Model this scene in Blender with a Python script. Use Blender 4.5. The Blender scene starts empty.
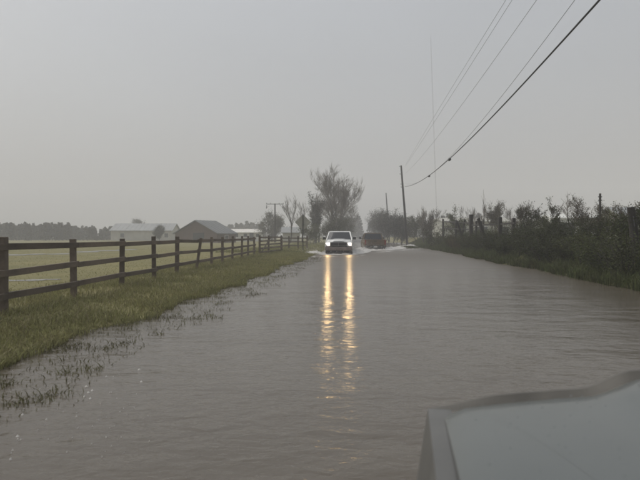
import bpy, bmesh, math, random
import numpy as np
from mathutils import Vector, Matrix, noise

R = math.radians
scene = bpy.context.scene
C = scene.collection
F, H0, CAMH = 615.0, 236.0, 1.3          # focal length in photo pixels, horizon row, eye height

# ------------------------------------------------------------------ camera
cam_d = bpy.data.cameras.new('camera'); cam = bpy.data.objects.new('camera', cam_d); C.objects.link(cam)
cam.location = (0, 0, CAMH)
cam.rotation_euler = (R(90) - math.atan(4 / F), 0, 0)
cam_d.sensor_width = 36; cam_d.lens = 36 * F / 640
cam_d.clip_start = 0.05; cam_d.clip_end = 5000
scene.camera = cam
cam_d.dof.use_dof = True; cam_d.dof.focus_distance = 45.0; cam_d.dof.aperture_fstop = 4.5

# ------------------------------------------------------------------ world, sun, exposure
SUN_EL, SUN_AZ = R(50), R(-70)           # azimuth measured from +Y towards +X
w = bpy.data.worlds.new('World'); scene.world = w; w.use_nodes = True
nt = w.node_tree; nt.nodes.clear()
out = nt.nodes.new('ShaderNodeOutputWorld'); bg = nt.nodes.new('ShaderNodeBackground')
sky = nt.nodes.new('ShaderNodeTexSky'); sky.sky_type = 'NISHITA'; sky.sun_disc = False
sky.sun_elevation = SUN_EL; sky.sun_rotation = SUN_AZ; sky.air_density = 2.0; sky.dust_density = 6.0
hsv = nt.nodes.new('ShaderNodeHueSaturation'); hsv.inputs['Saturation'].default_value = 0.25
mix = nt.nodes.new('ShaderNodeMix'); mix.data_type = 'RGBA'; mix.inputs['Factor'].default_value = 0.55
mix.inputs['B'].default_value = (2.5, 2.68, 3.1, 1)      # the grey cloud deck
nt.links.new(sky.outputs[0], hsv.inputs['Color']); nt.links.new(hsv.outputs[0], mix.inputs['A'])
tc = nt.nodes.new('ShaderNodeTexCoord'); nz = nt.nodes.new('ShaderNodeTexNoise')
nz.inputs['Scale'].default_value = 1.6; nz.inputs['Detail'].default_value = 3
mr = nt.nodes.new('ShaderNodeMapRange'); mr.inputs['To Min'].default_value = 0.90; mr.inputs['To Max'].default_value = 1.10
mul = nt.nodes.new('ShaderNodeVectorMath'); mul.operation = 'SCALE'
nt.links.new(tc.outputs['Generated'], nz.inputs['Vector']); nt.links.new(nz.outputs['Fac'], mr.inputs['Value'])
nt.links.new(mix.outputs['Result'], mul.inputs[0]); nt.links.new(mr.outputs[0], mul.inputs['Scale'])
nt.links.new(mul.outputs[0], bg.inputs['Color']); bg.inputs['Strength'].default_value = 0.135
nt.links.new(bg.outputs[0], out.inputs['Surface'])

sun_d = bpy.data.lights.new('sun', 'SUN'); sun_d.energy = 1.4; sun_d.angle = R(60); sun_d.color = (1, 0.96, 0.9)
sun = bpy.data.objects.new('sun', sun_d); C.objects.link(sun)
sd = Vector((math.sin(SUN_AZ) * math.cos(SUN_EL), math.cos(SUN_AZ) * math.cos(SUN_EL), math.sin(SUN_EL)))
sun.rotation_euler = sd.to_track_quat('Z', 'Y').to_euler()

vs = scene.view_settings
vs.view_transform = 'Standard'; vs.look = 'None'; vs.exposure = 0.16; vs.gamma = 1.0; vs.use_curve_mapping = False
scene.render.engine = 'CYCLES'
cy = scene.cycles
cy.use_denoising = True; cy.max_bounces = 6; cy.volume_bounces = 1; cy.diffuse_bounces = 3
cy.glossy_bounces = 3; cy.caustics_reflective = False; cy.caustics_refractive = False
cy.sample_clamp_indirect = 4.0; cy.filter_width = 1.9

# ------------------------------------------------------------------ helpers
def at(px, d, z=0.0):                    # a bearing read off the photo, a distance and a height -> world point
    return Vector(((px - 320) / F * d, d, z))
AL = math.atan(0.073)                    # the road heads a little right of the view axis
CA, SA = math.cos(AL), math.sin(AL)
def rd(u, v, z=0.0): return Vector((u * CA + v * SA, -u * SA + v * CA, z))
def to_uv(x, y): return x * CA - y * SA, x * SA + y * CA

def tag(o, label=None, cat=None, group=None, kind=None):
    if label: o['label'] = label
    if cat: o['category'] = cat
    if group: o['group'] = group
    if kind: o['kind'] = kind
    return o
def empty(name, loc=(0, 0, 0), rz=0.0):
    o = bpy.data.objects.new(name, None); C.objects.link(o); o.location = loc; o.rotation_euler = (0, 0, rz)
    o.empty_display_size = 0.2
    return o
def link_mesh(name, me, parent=None):
    o = bpy.data.objects.new(name, me); C.objects.link(o); o.parent = parent
    return o
def copy_tree(o, parent=None):
    c = o.copy(); C.objects.link(c); c.parent = parent
    for ch in list(o.children): copy_tree(ch, c)
    return c

class MB:
    def __init__(s): s.v = []; s.f = []
    def add(s, vs, fs):
        n = len(s.v); s.v += [tuple(p) for p in vs]; s.f += [tuple(i + n for i in f) for f in fs]; return s
    def box(s, x0, x1, y0, y1, z0, z1):
        return s.hexa([(x0,y0,z0),(x1,y0,z0),(x1,y1,z0),(x0,y1,z0),(x0,y0,z1),(x1,y0,z1),(x1,y1,z1),(x0,y1,z1)])
    def hexa(s, p):
        return s.add(p, [(0,3,2,1),(4,5,6,7),(0,1,5,4),(1,2,6,5),(2,3,7,6),(3,0,4,7)])
    def tube(s, pts, rads, n=6, cap=True):
        pts = [Vector(p) for p in pts]; vs = []
        for i, p in enumerate(pts):
            t = (pts[min(i + 1, len(pts) - 1)] - pts[max(i - 1, 0)])
            t = t.normalized() if t.length > 1e-9 else Vector((0, 0, 1))
            a = t.cross(Vector((0.31, 0.87, 0.2))).normalized(); b = t.cross(a)
            r = rads[i] if hasattr(rads, '__len__') else rads
            for k in range(n):
                q = 2 * math.pi * k / n; vs.append(p + a * (r * math.cos(q)) + b * (r * math.sin(q)))
        fs = []
        for i in range(len(pts) - 1):
            for k in range(n):
                k2 = (k + 1) % n; fs.append((i*n+k, i*n+k2, (i+1)*n+k2, (i+1)*n+k))
        if cap and n > 2:
            fs.append(tuple(range(n - 1, -1, -1))); fs.append(tuple((len(pts)-1)*n + k for k in range(n)))
        return s.add(vs, fs)
    def wheelish(s, c, r, w, n=24, axis='x'):
        c = Vector(c)
        return s.tube([c - Vector((w/2,0,0)), c - Vector((w*0.36,0,0)), c + Vector((w*0.36,0,0)), c + Vector((w/2,0,0))],
                      [r*0.9, r, r, r*0.9], n)
    def build(s, name, m, parent=None, bevel=0.0, smooth=False, seg=2):
        me = bpy.data.meshes.new(name); me.from_pydata(s.v, [], s.f); me.update()
        bm = bmesh.new(); bm.from_mesh(me)
        bmesh.ops.recalc_face_normals(bm, faces=bm.faces)
        if bevel > 0:
            bmesh.ops.bevel(bm, geom=[e for e in bm.edges if len(e.link_faces) == 2 and e.calc_face_angle(0) > 0.35],
                            offset=bevel, segments=seg, profile=0.6, affect='EDGES', clamp_overlap=True)
        bm.to_mesh(me); bm.free()
        if smooth: me.polygons.foreach_set('use_smooth', [True] * len(me.polygons))
        me.materials.append(m)
        return link_mesh(name, me, parent)

def tri_mesh(name, verts, loops_per_face, m):        # numpy soup: faces are consecutive verts
    nv = len(verts); k = loops_per_face; nf = nv // k
    me = bpy.data.meshes.new(name)
    me.vertices.add(nv); me.vertices.foreach_set('co', np.ascontiguousarray(verts, dtype=np.float32).ravel())
    me.loops.add(nv); me.loops.foreach_set('vertex_index', np.arange(nv, dtype=np.int32))
    me.polygons.add(nf); me.polygons.foreach_set('loop_start', np.arange(0, nv, k, dtype=np.int32))
    me.update(calc_edges=True); me.materials.append(m)
    return me

# ------------------------------------------------------------------ materials
def mat(name, col, rough=0.8, var=0.25, scale=3.0, bump=0.0, bscale=40.0, metal=0.0, col2=None, spec=0.5, coat=0.0, island=0.0, trans=0.0, objvar=0.0):
    m = bpy.data.materials.new(name); m.use_nodes = True; t = m.node_tree; b = t.nodes['Principled BSDF']
    b.inputs['Roughness'].default_value = rough; b.inputs['Metallic'].default_value = metal
    b.inputs['Specular IOR Level'].default_value = spec; b.inputs['Coat Weight'].default_value = coat
    tcn = t.nodes.new('ShaderNodeTexCoord')
    n = t.nodes.new('ShaderNodeTexNoise'); n.inputs['Scale'].default_value = scale; n.inputs['Detail'].default_value = 5
    t.links.new(tcn.outputs['Object'], n.inputs['Vector'])
    mx = t.nodes.new('ShaderNodeMix'); mx.data_type = 'RGBA'
    c2 = col2 or tuple(c * (1 - var * 1.3) for c in col); c1 = col if col2 else tuple(c * (1 + var) for c in col)
    mx.inputs['A'].default_value = (*c1, 1); mx.inputs['B'].default_value = (*c2, 1)
    rmp = t.nodes.new('ShaderNodeMapRange'); rmp.inputs['From Min'].default_value = 0.3; rmp.inputs['From Max'].default_value = 0.7
    t.links.new(n.outputs['Fac'], rmp.inputs['Value']); t.links.new(rmp.outputs[0], mx.inputs['Factor'])
    last = mx.outputs['Result']
    if island or objvar:
        g = t.nodes.new('ShaderNodeNewGeometry'); oi = t.nodes.new('ShaderNodeObjectInfo')
        h = t.nodes.new('ShaderNodeHueSaturation')
        m1 = t.nodes.new('ShaderNodeMapRange'); m1.inputs['To Min'].default_value = 1 - island; m1.inputs['To Max'].default_value = 1 + island
        m2 = t.nodes.new('ShaderNodeMapRange'); m2.inputs['To Min'].default_value = 0.492; m2.inputs['To Max'].default_value = 0.52
        mm = t.nodes.new('ShaderNodeMath'); mm.operation = 'MULTIPLY'
        m3 = t.nodes.new('ShaderNodeMapRange'); m3.inputs['To Min'].default_value = 1 - objvar; m3.inputs['To Max'].default_value = 1 + objvar
        t.links.new(g.outputs['Random Per Island'], m1.inputs['Value']); t.links.new(g.outputs['Random Per Island'], m2.inputs['Value'])
        t.links.new(oi.outputs['Random'], m3.inputs['Value'])
        t.links.new(m1.outputs[0], mm.inputs[0]); t.links.new(m3.outputs[0], mm.inputs[1])
        t.links.new(m2.outputs[0], h.inputs['Hue']); t.links.new(mm.outputs[0], h.inputs['Value']); t.links.new(last, h.inputs['Color'])
        last = h.outputs[0]
    t.links.new(last, b.inputs['Base Color'])
    if bump:
        n2 = t.nodes.new('ShaderNodeTexNoise'); n2.inputs['Scale'].default_value = bscale; n2.inputs['Detail'].default_value = 4
        t.links.new(tcn.outputs['Object'], n2.inputs['Vector'])
        bp = t.nodes.new('ShaderNodeBump'); bp.inputs['Strength'].default_value = bump; bp.inputs['Distance'].default_value = 0.02
        t.links.new(n2.outputs['Fac'], bp.inputs['Height']); t.links.new(bp.outputs[0], b.inputs['Normal'])
    if trans:
        tr = t.nodes.new('ShaderNodeBsdfTranslucent'); t.links.new(last, tr.inputs['Color'])
        ms = t.nodes.new('ShaderNodeMixShader'); ms.inputs[0].default_value = trans
        o = t.nodes['Material Output']
        t.links.new(b.outputs[0], ms.inputs[1]); t.links.new(tr.outputs[0], ms.inputs[2]); t.links.new(ms.outputs[0], o.inputs['Surface'])
    return m
def emit_mat(name, col, strength):
    m = bpy.data.materials.new(name); m.use_nodes = True; b = m.node_tree.nodes['Principled BSDF']
    b.inputs['Base Color'].default_value = (0.8, 0.8, 0.8, 1); b.inputs['Emission Color'].default_value = (*col, 1)
    b.inputs['Emission Strength'].default_value = strength; b.inputs['Roughness'].default_value = 0.1
    return m

M = {}
M['field'] = mat('field_soil_grass', (0.215, 0.190, 0.088), 0.95, scale=0.35, col2=(0.155, 0.145, 0.064), bump=0.6, bscale=12, spec=0.2)
M['grass'] = mat('verge_grass', (0.265, 0.245, 0.118), 0.7, scale=0.7, col2=(0.170, 0.168, 0.076), island=0.45, trans=0.4, spec=0.2)
M['bank_grass'] = mat('bank_grass', (0.080, 0.096, 0.032), 0.7, scale=0.6, col2=(0.060, 0.060, 0.024), island=0.5, trans=0.25, spec=0.2)
M['straw'] = mat('dead_straw', (0.30, 0.26, 0.16), 0.8, scale=0.9, col2=(0.18, 0.15, 0.09), island=0.4, trans=0.2, spec=0.2)
M['reed'] = mat('drowned_grass', (0.135, 0.130, 0.060), 0.7, scale=0.9, col2=(0.085, 0.078, 0.042), island=0.4, spec=0.3, trans=0.45)
M['asphalt'] = mat('asphalt', (0.05, 0.05, 0.05), 0.7, scale=2, bump=0.4, bscale=80)
M['fencewood'] = mat('dark_fence_wood', (0.165, 0.130, 0.098), 0.8, scale=6, col2=(0.095, 0.076, 0.058), bump=0.5, bscale=30, objvar=0.25)
M['oldwood'] = mat('weathered_wood', (0.040, 0.034, 0.028), 0.85, scale=6, col2=(0.022, 0.019, 0.016), bump=0.5, bscale=30)
M['polewood'] = mat('creosoted_pole', (0.028, 0.024, 0.022), 0.8, scale=4, col2=(0.018, 0.016, 0.015), bump=0.4)
M['bark'] = mat('bark', (0.10, 0.092, 0.080), 0.9, scale=5, col2=(0.06, 0.054, 0.048), bump=0.6, bscale=20)
M['darkbark'] = mat('dark_bark', (0.045, 0.038, 0.032), 0.9, scale=5, col2=(0.028, 0.024, 0.020), bump=0.6, bscale=20)
M['pasture'] = mat('pasture_grass', (0.30, 0.27, 0.115), 0.7, scale=0.3, col2=(0.21, 0.20, 0.08), island=0.25, trans=0.4, spec=0.2)
M['twig'] = mat('twig', (0.150, 0.128, 0.108), 0.9, scale=3, island=0.3)
M['leaf'] = mat('hedge_leaf', (0.050, 0.060, 0.020), 0.65, scale=1.2, col2=(0.042, 0.041, 0.017), island=0.5, trans=0.25, objvar=0.25, spec=0.15)
M['rustleaf'] = mat('rusty_leaf', (0.085, 0.063, 0.030), 0.7, scale=1.2, col2=(0.058, 0.052, 0.024), island=0.5, trans=0.25, objvar=0.2, spec=0.15)
M['brightleaf'] = mat('spring_leaf', (0.095, 0.105, 0.035), 0.65, scale=1.2, col2=(0.06, 0.065, 0.025), island=0.45, trans=0.3, objvar=0.2, spec=0.15)
M['olive'] = mat('olive_leaf', (0.115, 0.112, 0.078), 0.7, scale=0.6, col2=(0.075, 0.075, 0.050), island=0.4, trans=0.2)
M['evergreen'] = mat('evergreen_leaf', (0.022, 0.027, 0.014), 0.7, scale=0.6, col2=(0.017, 0.018, 0.010), island=0.45, trans=0.15, objvar=0.2)
M['farwood'] = mat('far_wood', (0.024, 0.024, 0.017), 0.8, scale=0.05, col2=(0.030, 0.026, 0.019), island=0.4)
M['barnwall'] = mat('brown_barn_boards', (0.130, 0.088, 0.070), 0.85, scale=1.5, col2=(0.10, 0.070, 0.057))
M['barnroof'] = mat('grey_metal_roof', (0.17, 0.175, 0.18), 0.5, scale=0.8, col2=(0.13, 0.135, 0.14))
M['cream'] = mat('cream_siding', (0.44, 0.43, 0.38), 0.7, scale=0.8, var=0.12)
M['paleroof'] = mat('pale_roof', (0.27, 0.28, 0.28), 0.6, scale=0.6, var=0.12)
M['whitewall'] = mat('white_siding', (0.66, 0.66, 0.62), 0.6, scale=0.8, var=0.1)
M['brightroof'] = mat('bright_metal_roof', (0.75, 0.72, 0.66), 0.5, scale=0.8, var=0.08)
M['shedwall'] = mat('pale_shed_wall', (0.46, 0.46, 0.40), 0.6, scale=0.5, var=0.12)
M['darkpane'] = mat('dark_window', (0.03, 0.033, 0.036), 0.15, scale=3)
M['signback'] = mat('bare_sign_metal', (0.33, 0.32, 0.27), 0.5, scale=4, var=0.15, metal=0.0)
M['wire'] = mat('black_cable', (0.012, 0.012, 0.013), 0.5, scale=3)
M['thinwire'] = mat('bare_wire', (0.12, 0.12, 0.125), 0.4, scale=3)
M['porcelain'] = mat('grey_porcelain', (0.10, 0.10, 0.11), 0.4, scale=5)
M['mast'] = mat('mast_steel', (0.14, 0.13, 0.13), 0.5, scale=0.1)
M['whitepaint'] = mat('white_truck_paint', (0.76, 0.76, 0.73), 0.28, scale=2.0, var=0.08, coat=0.6)
M['brownpaint'] = mat('tan_truck_paint', (0.135, 0.090, 0.048), 0.45, scale=2.5, col2=(0.095, 0.068, 0.040), coat=0.3)
M['silverpaint'] = mat('silver_car_paint', (0.076, 0.087, 0.084), 0.3, scale=3, var=0.05, coat=0.25)
M['duskyfender'] = mat('dull_fender', (0.095, 0.094, 0.088), 0.4, scale=5, var=0.15)
M['smoked'] = mat('smoked_plastic', (0.115, 0.108, 0.094), 0.5, scale=7, var=0.2, spec=0.3)
M['bead'] = mat('rain_bead', (0.16, 0.17, 0.17), 0.05, scale=5, var=0.05)
M['chrome'] = mat('dull_chrome', (0.30, 0.29, 0.275), 0.35, scale=6, var=0.15, metal=0.8)
M['dirtymetal'] = mat('dirty_bumper', (0.20, 0.165, 0.145), 0.5, scale=5, var=0.2)
M['blackplastic'] = mat('black_plastic', (0.014, 0.014, 0.015), 0.5, scale=8)
M['rubber'] = mat('tyre_rubber', (0.012, 0.012, 0.012), 0.8, scale=8)
M['glass'] = mat('tinted_car_glass', (0.030, 0.034, 0.040), 0.06, scale=3, var=0.1, spec=0.6)
M['redlens'] = mat('red_lens', (0.35, 0.03, 0.025), 0.2, scale=6, var=0.1)
M['taillit'] = emit_mat('lit_tail_lamp', (1.0, 0.08, 0.05), 0.03)
M['taillit'].node_tree.nodes['Principled BSDF'].inputs['Base Color'].default_value = (0.16, 0.02, 0.016, 1)
M['clearlens'] = mat('clear_lens', (0.45, 0.45, 0.43), 0.15, scale=5, var=0.1)
M['headlamp'] = emit_mat('lit_headlamp', (1.0, 0.90, 0.78), 1.45)
M['plate'] = mat('number_plate', (0.45, 0.45, 0.42), 0.4, scale=8, var=0.1)
M['foam'] = mat('churned_water', (0.62, 0.60, 0.56), 0.35, scale=2.2, col2=(0.36, 0.34, 0.31), bump=0.8, bscale=9)
M['fleck'] = mat('foam_fleck', (0.62, 0.60, 0.56), 0.5, scale=9, var=0.1)

def water_mat(name, col, b1=0.35, s1=1.0):
    m = bpy.data.materials.new(name); m.use_nodes = True; t = m.node_tree; b = t.nodes['Principled BSDF']
    b.inputs['IOR'].default_value = 1.33; b.inputs['Roughness'].default_value = 0.17
    g = t.nodes.new('ShaderNodeNewGeometry')
    mp = t.nodes.new('ShaderNodeMapping'); mp.inputs['Scale'].default_value = (1.0, 1.5, 1.0); mp.inputs['Rotation'].default_value = (0, 0, 0.25)
    t.links.new(g.outputs['Position'], mp.inputs['Vector'])
    # silt: slow patches of browner and greyer flood water
    nc = t.nodes.new('ShaderNodeTexNoise'); nc.inputs['Scale'].default_value = 0.22; nc.inputs['Detail'].default_value = 4
    t.links.new(mp.outputs[0], nc.inputs['Vector'])
    mx = t.nodes.new('ShaderNodeMix'); mx.data_type = 'RGBA'
    mx.inputs['A'].default_value = (*[c * 1.14 for c in col], 1); mx.inputs['B'].default_value = (*[c * 0.84 for c in col], 1)
    t.links.new(nc.outputs['Fac'], mx.inputs['Factor']); t.links.new(mx.outputs['Result'], b.inputs['Base Color'])
    # churned, rougher water round the white pickup
    ds = t.nodes.new('ShaderNodeVectorMath'); ds.operation = 'DISTANCE'; ds.inputs[1].default_value = (1.3, 43, 0); t.links.new(g.outputs['Position'], ds.inputs[0])
    dr = t.nodes.new('ShaderNodeMapRange'); dr.inputs['From Min'].default_value = 1; dr.inputs['From Max'].default_value = 30; dr.inputs['To Min'].default_value = 0.5; dr.inputs['To Max'].default_value = 0.15
    t.links.new(ds.outputs['Value'], dr.inputs['Value']); t.links.new(dr.outputs[0], b.inputs['Roughness'])
    last = None
    for sc_, st, di in ((0.8 * s1, 0.62 * b1, 0.11), (3.0 * s1, 0.55 * b1, 0.050), (9 * s1, 0.6 * b1, 0.020), (28 * s1, 0.6 * b1, 0.007)):
        n = t.nodes.new('ShaderNodeTexNoise'); n.inputs['Scale'].default_value = sc_; n.inputs['Detail'].default_value = 2.5
        n.inputs['Distortion'].default_value = 0.6
        t.links.new(mp.outputs[0], n.inputs['Vector'])
        bp = t.nodes.new('ShaderNodeBump'); bp.inputs['Strength'].default_value = st; bp.inputs['Distance'].default_value = di
        t.links.new(n.outputs['Fac'], bp.inputs['Height'])
        if last: t.links.new(last.outputs[0], bp.inputs['Normal'])
        last = bp
    # rain rings
    vo = t.nodes.new('ShaderNodeTexVoronoi'); vo.inputs['Scale'].default_value = 11.0
    t.links.new(g.outputs['Position'], vo.inputs['Vector'])
    wv = t.nodes.new('ShaderNodeMath'); wv.operation = 'SINE'; sm = t.nodes.new('ShaderNodeMath'); sm.operation = 'MULTIPLY'; sm.inputs[1].default_value = 45
    t.links.new(vo.outputs['Distance'], sm.inputs[0]); t.links.new(sm.outputs[0], wv.inputs[0])
    fal = t.nodes.new('ShaderNodeMapRange'); fal.inputs['From Min'].default_value = 0.1; fal.inputs['From Max'].default_value = 0.45
    fal.inputs['To Min'].default_value = 1; fal.inputs['To Max'].default_value = 0
    t.links.new(vo.outputs['Distance'], fal.inputs['Value'])
    pr = t.nodes.new('ShaderNodeMath'); pr.operation = 'MULTIPLY'
    t.links.new(wv.outputs[0], pr.inputs[0]); t.links.new(fal.outputs[0], pr.inputs[1])
    bp = t.nodes.new('ShaderNodeBump'); bp.inputs['Strength'].default_value = 0.2 * b1; bp.inputs['Distance'].default_value = 0.003
    t.links.new(pr.outputs[0], bp.inputs['Height']); t.links.new(last.outputs[0], bp.inputs['Normal'])
    t.links.new(bp.outputs[0], b.inputs['Normal'])
    return m
M['water'] = water_mat('silty_flood_water', (0.100, 0.084, 0.064), b1=0.5)
M['puddle'] = water_mat('field_puddle_water', (0.13, 0.12, 0.09), b1=0.5)

# ------------------------------------------------------------------ terrain, road, water
UL, UR = -3.55, 6.55                     # water's edge left and right of the road axis
def edge_l(v): return UL + 0.38 * noise.noise((v * 0.22, 3.1, 0)) + 0.30 * noise.noise((v * 0.9, 7.7, 0)) + 0.16 * noise.noise((v * 2.7, 1.7, 0))
def edge_r(v): return UR + 0.5 * noise.noise((v * 0.15, 13.1, 0)) + 0.2 * noise.noise((v * 0.7, 17.7, 0))
def sstep(a, b, x):
    t = min(1, max(0, (x - a) / (b - a))); return t * t * (3 - 2 * t)
def ground_z(x, y):
    u, v = to_uv(x, y)
    el, er = edge_l(v), edge_r(v)
    lift = 0.32 * sstep(95, 150, v)      # the road climbs out of the flood far off
    bedz = -0.27 + lift
    if u < el:
        z = 0.075 * sstep(0, 2.0, el - u) + 0.012 * noise.noise((x * 0.8, y * 0.8, 5)) * sstep(0, 1.5, el - u)
        z += 0.05 * noise.noise((x * 0.05, y * 0.05, 1)) * sstep(4, 14, el - u)
        z = z if u < el - 0.001 else z
    elif u < el + 1.6:
        z = bedz * sstep(0, 1.6, u - el)
    elif u < er - 1.2:
        z = bedz
    elif u < er:
        z = bedz * sstep(0, 1.2, er - u)
    else:
        z = 0.95 * sstep(0, 2.6, u - er) + 0.05 * noise.noise((x * 0.6, y * 0.6, 9)) * sstep(0, 1, u - er)
        z -= 0.4 * sstep(6, 20, u - er)
    return z

us = sorted(set([-760, -600, -450, -330, -240, -180, -140, -110, -85, -66, -52, -42, -34, -28, -23, -19, -16, -13.5, -11.5, -10, -9]
     + [round(-8 + 0.25 * i, 3) for i in range(0, 33)] + [1, 2, 3, 4] + [round(4.5 + 0.3 * i, 3) for i in range(0, 20)]
     + [11, 12, 13.5, 15, 17, 20, 24, 29, 35, 44, 56, 75, 100, 140, 200, 300, 450, 600, 760]))
vv = [-60, -40, -25, -15, -8] + [-4 + 0.5 * i for i in range(0, 100)] + [46 + 1.5 * i for i in range(40)] + [108, 114, 122, 132, 145, 160, 180, 210, 250, 300, 370, 450, 540, 640, 760]
gv = [];
for v in vv:
    for u in us:
        p = rd(u, v); gv.append((p.x, p.y, ground_z(p.x, p.y)))
nu = len(us); gf = [(j*nu+i, j*nu+i+1, (j+1)*nu+i+1, (j+1)*nu+i) for j in range(len(vv)-1) for i in range(nu-1)]
g = MB(); g.add(gv, gf); ground = g.build('ground', M['field'], smooth=True); tag(ground, kind='structure')

rdm = MB(); rv = list(range(-40, 620, 10)); vs_ = []
for v in rv:
    lift = 0.32 * sstep(95, 150, v)
    for u in (-3.6, 2.6): p = rd(u, v, -0.262 + lift + 0.0); vs_.append(p)
rdm.add(vs_, [(2*i, 2*i+1, 2*i+3, 2*i+2) for i in range(len(rv)-1)])
tag(rdm.build('road', M['asphalt']), kind='structure')

wm = MB(); wm.add([rd(-4.75, -40), rd(7.35, -40), rd(7.35, 122), rd(-4.75, 122)], [(0, 1, 2, 3)])
tag(wm.build('flood_water', M['water']), kind='structure')

def puddle(pts, dz=0.008, seed=0):        # outline points on the field
    rng = random.Random(seed); mid = sum((Vector((p.x, p.y, 0)) for p in pts), Vector()) / len(pts)
    zz = max(ground_z(p.x, p.y) for p in pts + [mid]) + dz
    n = len(pts); ring = []
    for i in range(n):
        a, b = pts[i], pts[(i+1) % n]
        for k in range(3):
            q = a.lerp(b, k / 3); q = mid + (q - mid) * (1 + 0.05 * rng.uniform(-1, 1)); ring.append((q.x, q.y, zz))
    m = MB(); m.add([(mid.x, mid.y, zz)] + ring, [(0, i+1, (i+1) % len(ring) + 1) for i in range(len(ring))])
    o = m.build('puddle', M['puddle']); tag(o, kind='structure'); return o
def gd(py, drop=1.25): return drop * F / (py - H0)
def pool(px, py, rx, ry, seed):          # a shallow pool with a ragged, noisy rim
    c = at(px, gd(py)); pts = []
    for k in range(26):
        a_ = 2 * math.pi * k / 26; f = 1 + 0.55 * noise.noise((math.cos(a_) * 1.6, math.sin(a_) * 1.6, seed * 3.7))
        pts.append(Vector((c.x + rx * f * math.cos(a_), c.y + ry * f * math.sin(a_), 0)))
    return puddle(pts, seed=seed)
prg = random.Random(6)
for i, (px, py, rx, ry) in enumerate(((-14, 255, 1.2, 1.7), (14, 255.4, .95, 1.3), (37, 254.6, .85, 1.5), (60, 254.3, 1.0, 1.1), (84, 252.2, 1.2, 1.4), (107, 251, 1.3, 1.6), (128, 250, .9, 1.5), (13, 281.7, .42, .30), (33, 281.4, .30, .34), (50, 280.6, .30, .22))): pool(px, py, rx, ry, i + 1)

# ------------------------------------------------------------------ grass
rs = np.random.RandomState(4)
def blades(name, spots, hmin, hmax, wid, m, lean=0.5, kind='stuff', label=None, cat=None):
    n = len(spots); sp = np.asarray(spots, dtype=np.float64)
    h = rs.uniform(hmin, hmax, n) * rs.uniform(0.6, 1.15, n)
    a = rs.uniform(0, 2 * np.pi, n); la = rs.uniform(0, 2 * np.pi, n); ll = rs.uniform(0.05, lean, n) * h
    wv = np.stack([np.cos(a) * wid, np.sin(a) * wid, np.zeros(n)], 1) * rs.uniform(0.6, 1.3, n)[:, None]
    lv = np.stack([np.cos(la) * ll, np.sin(la) * ll, np.zeros(n)], 1)
    up = np.zeros((n, 3)); up[:, 2] = h
    b0 = sp - wv; b1 = sp + wv; m0 = sp - wv * 0.7 + lv * 0.35 + up * 0.6; m1 = sp + wv * 0.7 + lv * 0.35 + up * 0.6; tp = sp + lv + up * 0.95
    out_ = np.stack([b0, b1, m1, b0, m1, m0, m0, m1, tp], 1).reshape(-1, 3)
    me = tri_mesh(name, out_, 3, m); o = link_mesh(name, me); tag(o, label, cat, kind=kind); return o
def scatter(n, v0, v1, ufun, rng, dens=None, vpow=1.6):
    pts = []
    while len(pts) < n:
        v = v0 + (v1 - v0) * rng.random() ** vpow; u = ufun(v, rng)
        p = rd(u, v)
        if dens and rng.random() > dens(u, v, p): continue
        pts.append((p.x, p.y, ground_z(p.x, p.y) - 0.01))
    return pts
rng = random.Random(11)
def clump(u, v, p): return 0.25 + 0.95 * max(0, noise.noise((p.x * 0.9, p.y * 0.9, 2)) + 0.35)
blades('verge_grass', scatter(90000, 3.2, 48, lambda v, r: edge_l(v) + 0.12 - 4.1 * r.random() ** 1.25, rng, clump), 0.05, 0.16, 0.007, M['grass'], lean=1.1,
       label='rough olive grass on the verge between fence and flood', cat='grass')
blades('verge_grass', scatter(16000, 45, 110, lambda v, r: edge_l(v) - 0.1 - 7.5 * r.random(), rng, clump), 0.08, 0.2, 0.022, M['grass'],
       label='distant verge grass leading towards the bare trees', cat='grass')
blades('field_grass', scatter(45000, 8, 70, lambda v, r: edge_l(v) - 3.6 - 30 * r.random() ** 1.3, rng, clump, 1.2), 0.02, 0.05, 0.012, M['pasture'],
       label='short yellowish pasture grass behind the rail fence', cat='grass')
blades('dead_grass', scatter(9000, 3.4, 40, lambda v, r: edge_l(v) + 0.1 - 4.0 * r.random(), rng, clump), 0.08, 0.24, 0.0045, M['straw'], lean=2.0,
       label='pale dead grass stems lying through the verge', cat='grass')
def tuft(u, v, p): return 1.0 if noise.noise((p.x * 1.9, p.y * 1.9, 21)) > 0.02 + 0.22 * (u - edge_l(v)) else 0.17
blades('drowned_grass', [(x, y, -0.03) for x, y, z in scatter(16000, 3.4, 40, lambda v, r: edge_l(v) + 1.25 * r.random() ** 1.3 - 0.1, rng, tuft, 1.8)], 0.035, 0.09, 0.006, M['reed'], lean=1.6,
       label='dark grass tufts poking up through shallow flood water', cat='grass')
def clump2(u, v, p): return 0.2 + 1.2 * max(0, noise.noise((p.x * 0.7, p.y * 0.7, 31)) + 0.3)
blades('bank_grass', scatter(46000, 8, 95, lambda v, r: edge_r(v) - 0.15 + 2.3 * r.random() ** 1.2, rng, clump2, 1.4), 0.18, 0.5, 0.013, M['bank_grass'], lean=0.9,
       label='tall dark grass on the bank below the hedge', cat='grass')
spit = []
for i in range(2200):                    # a low grassy spit in the water near the far bend
    q = rng.gauss(0, 0.45); p = rd(4.9 + 0.8 * q, 68 + 2.2 * rng.gauss(0, 0.4)); spit.append((p.x, p.y, -0.02))
blades('grass_spit', spit, 0.1, 0.3, 0.02, M['bank_grass'], label='small patch of grass standing in water beyond the hedge foot', cat='grass')

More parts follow.
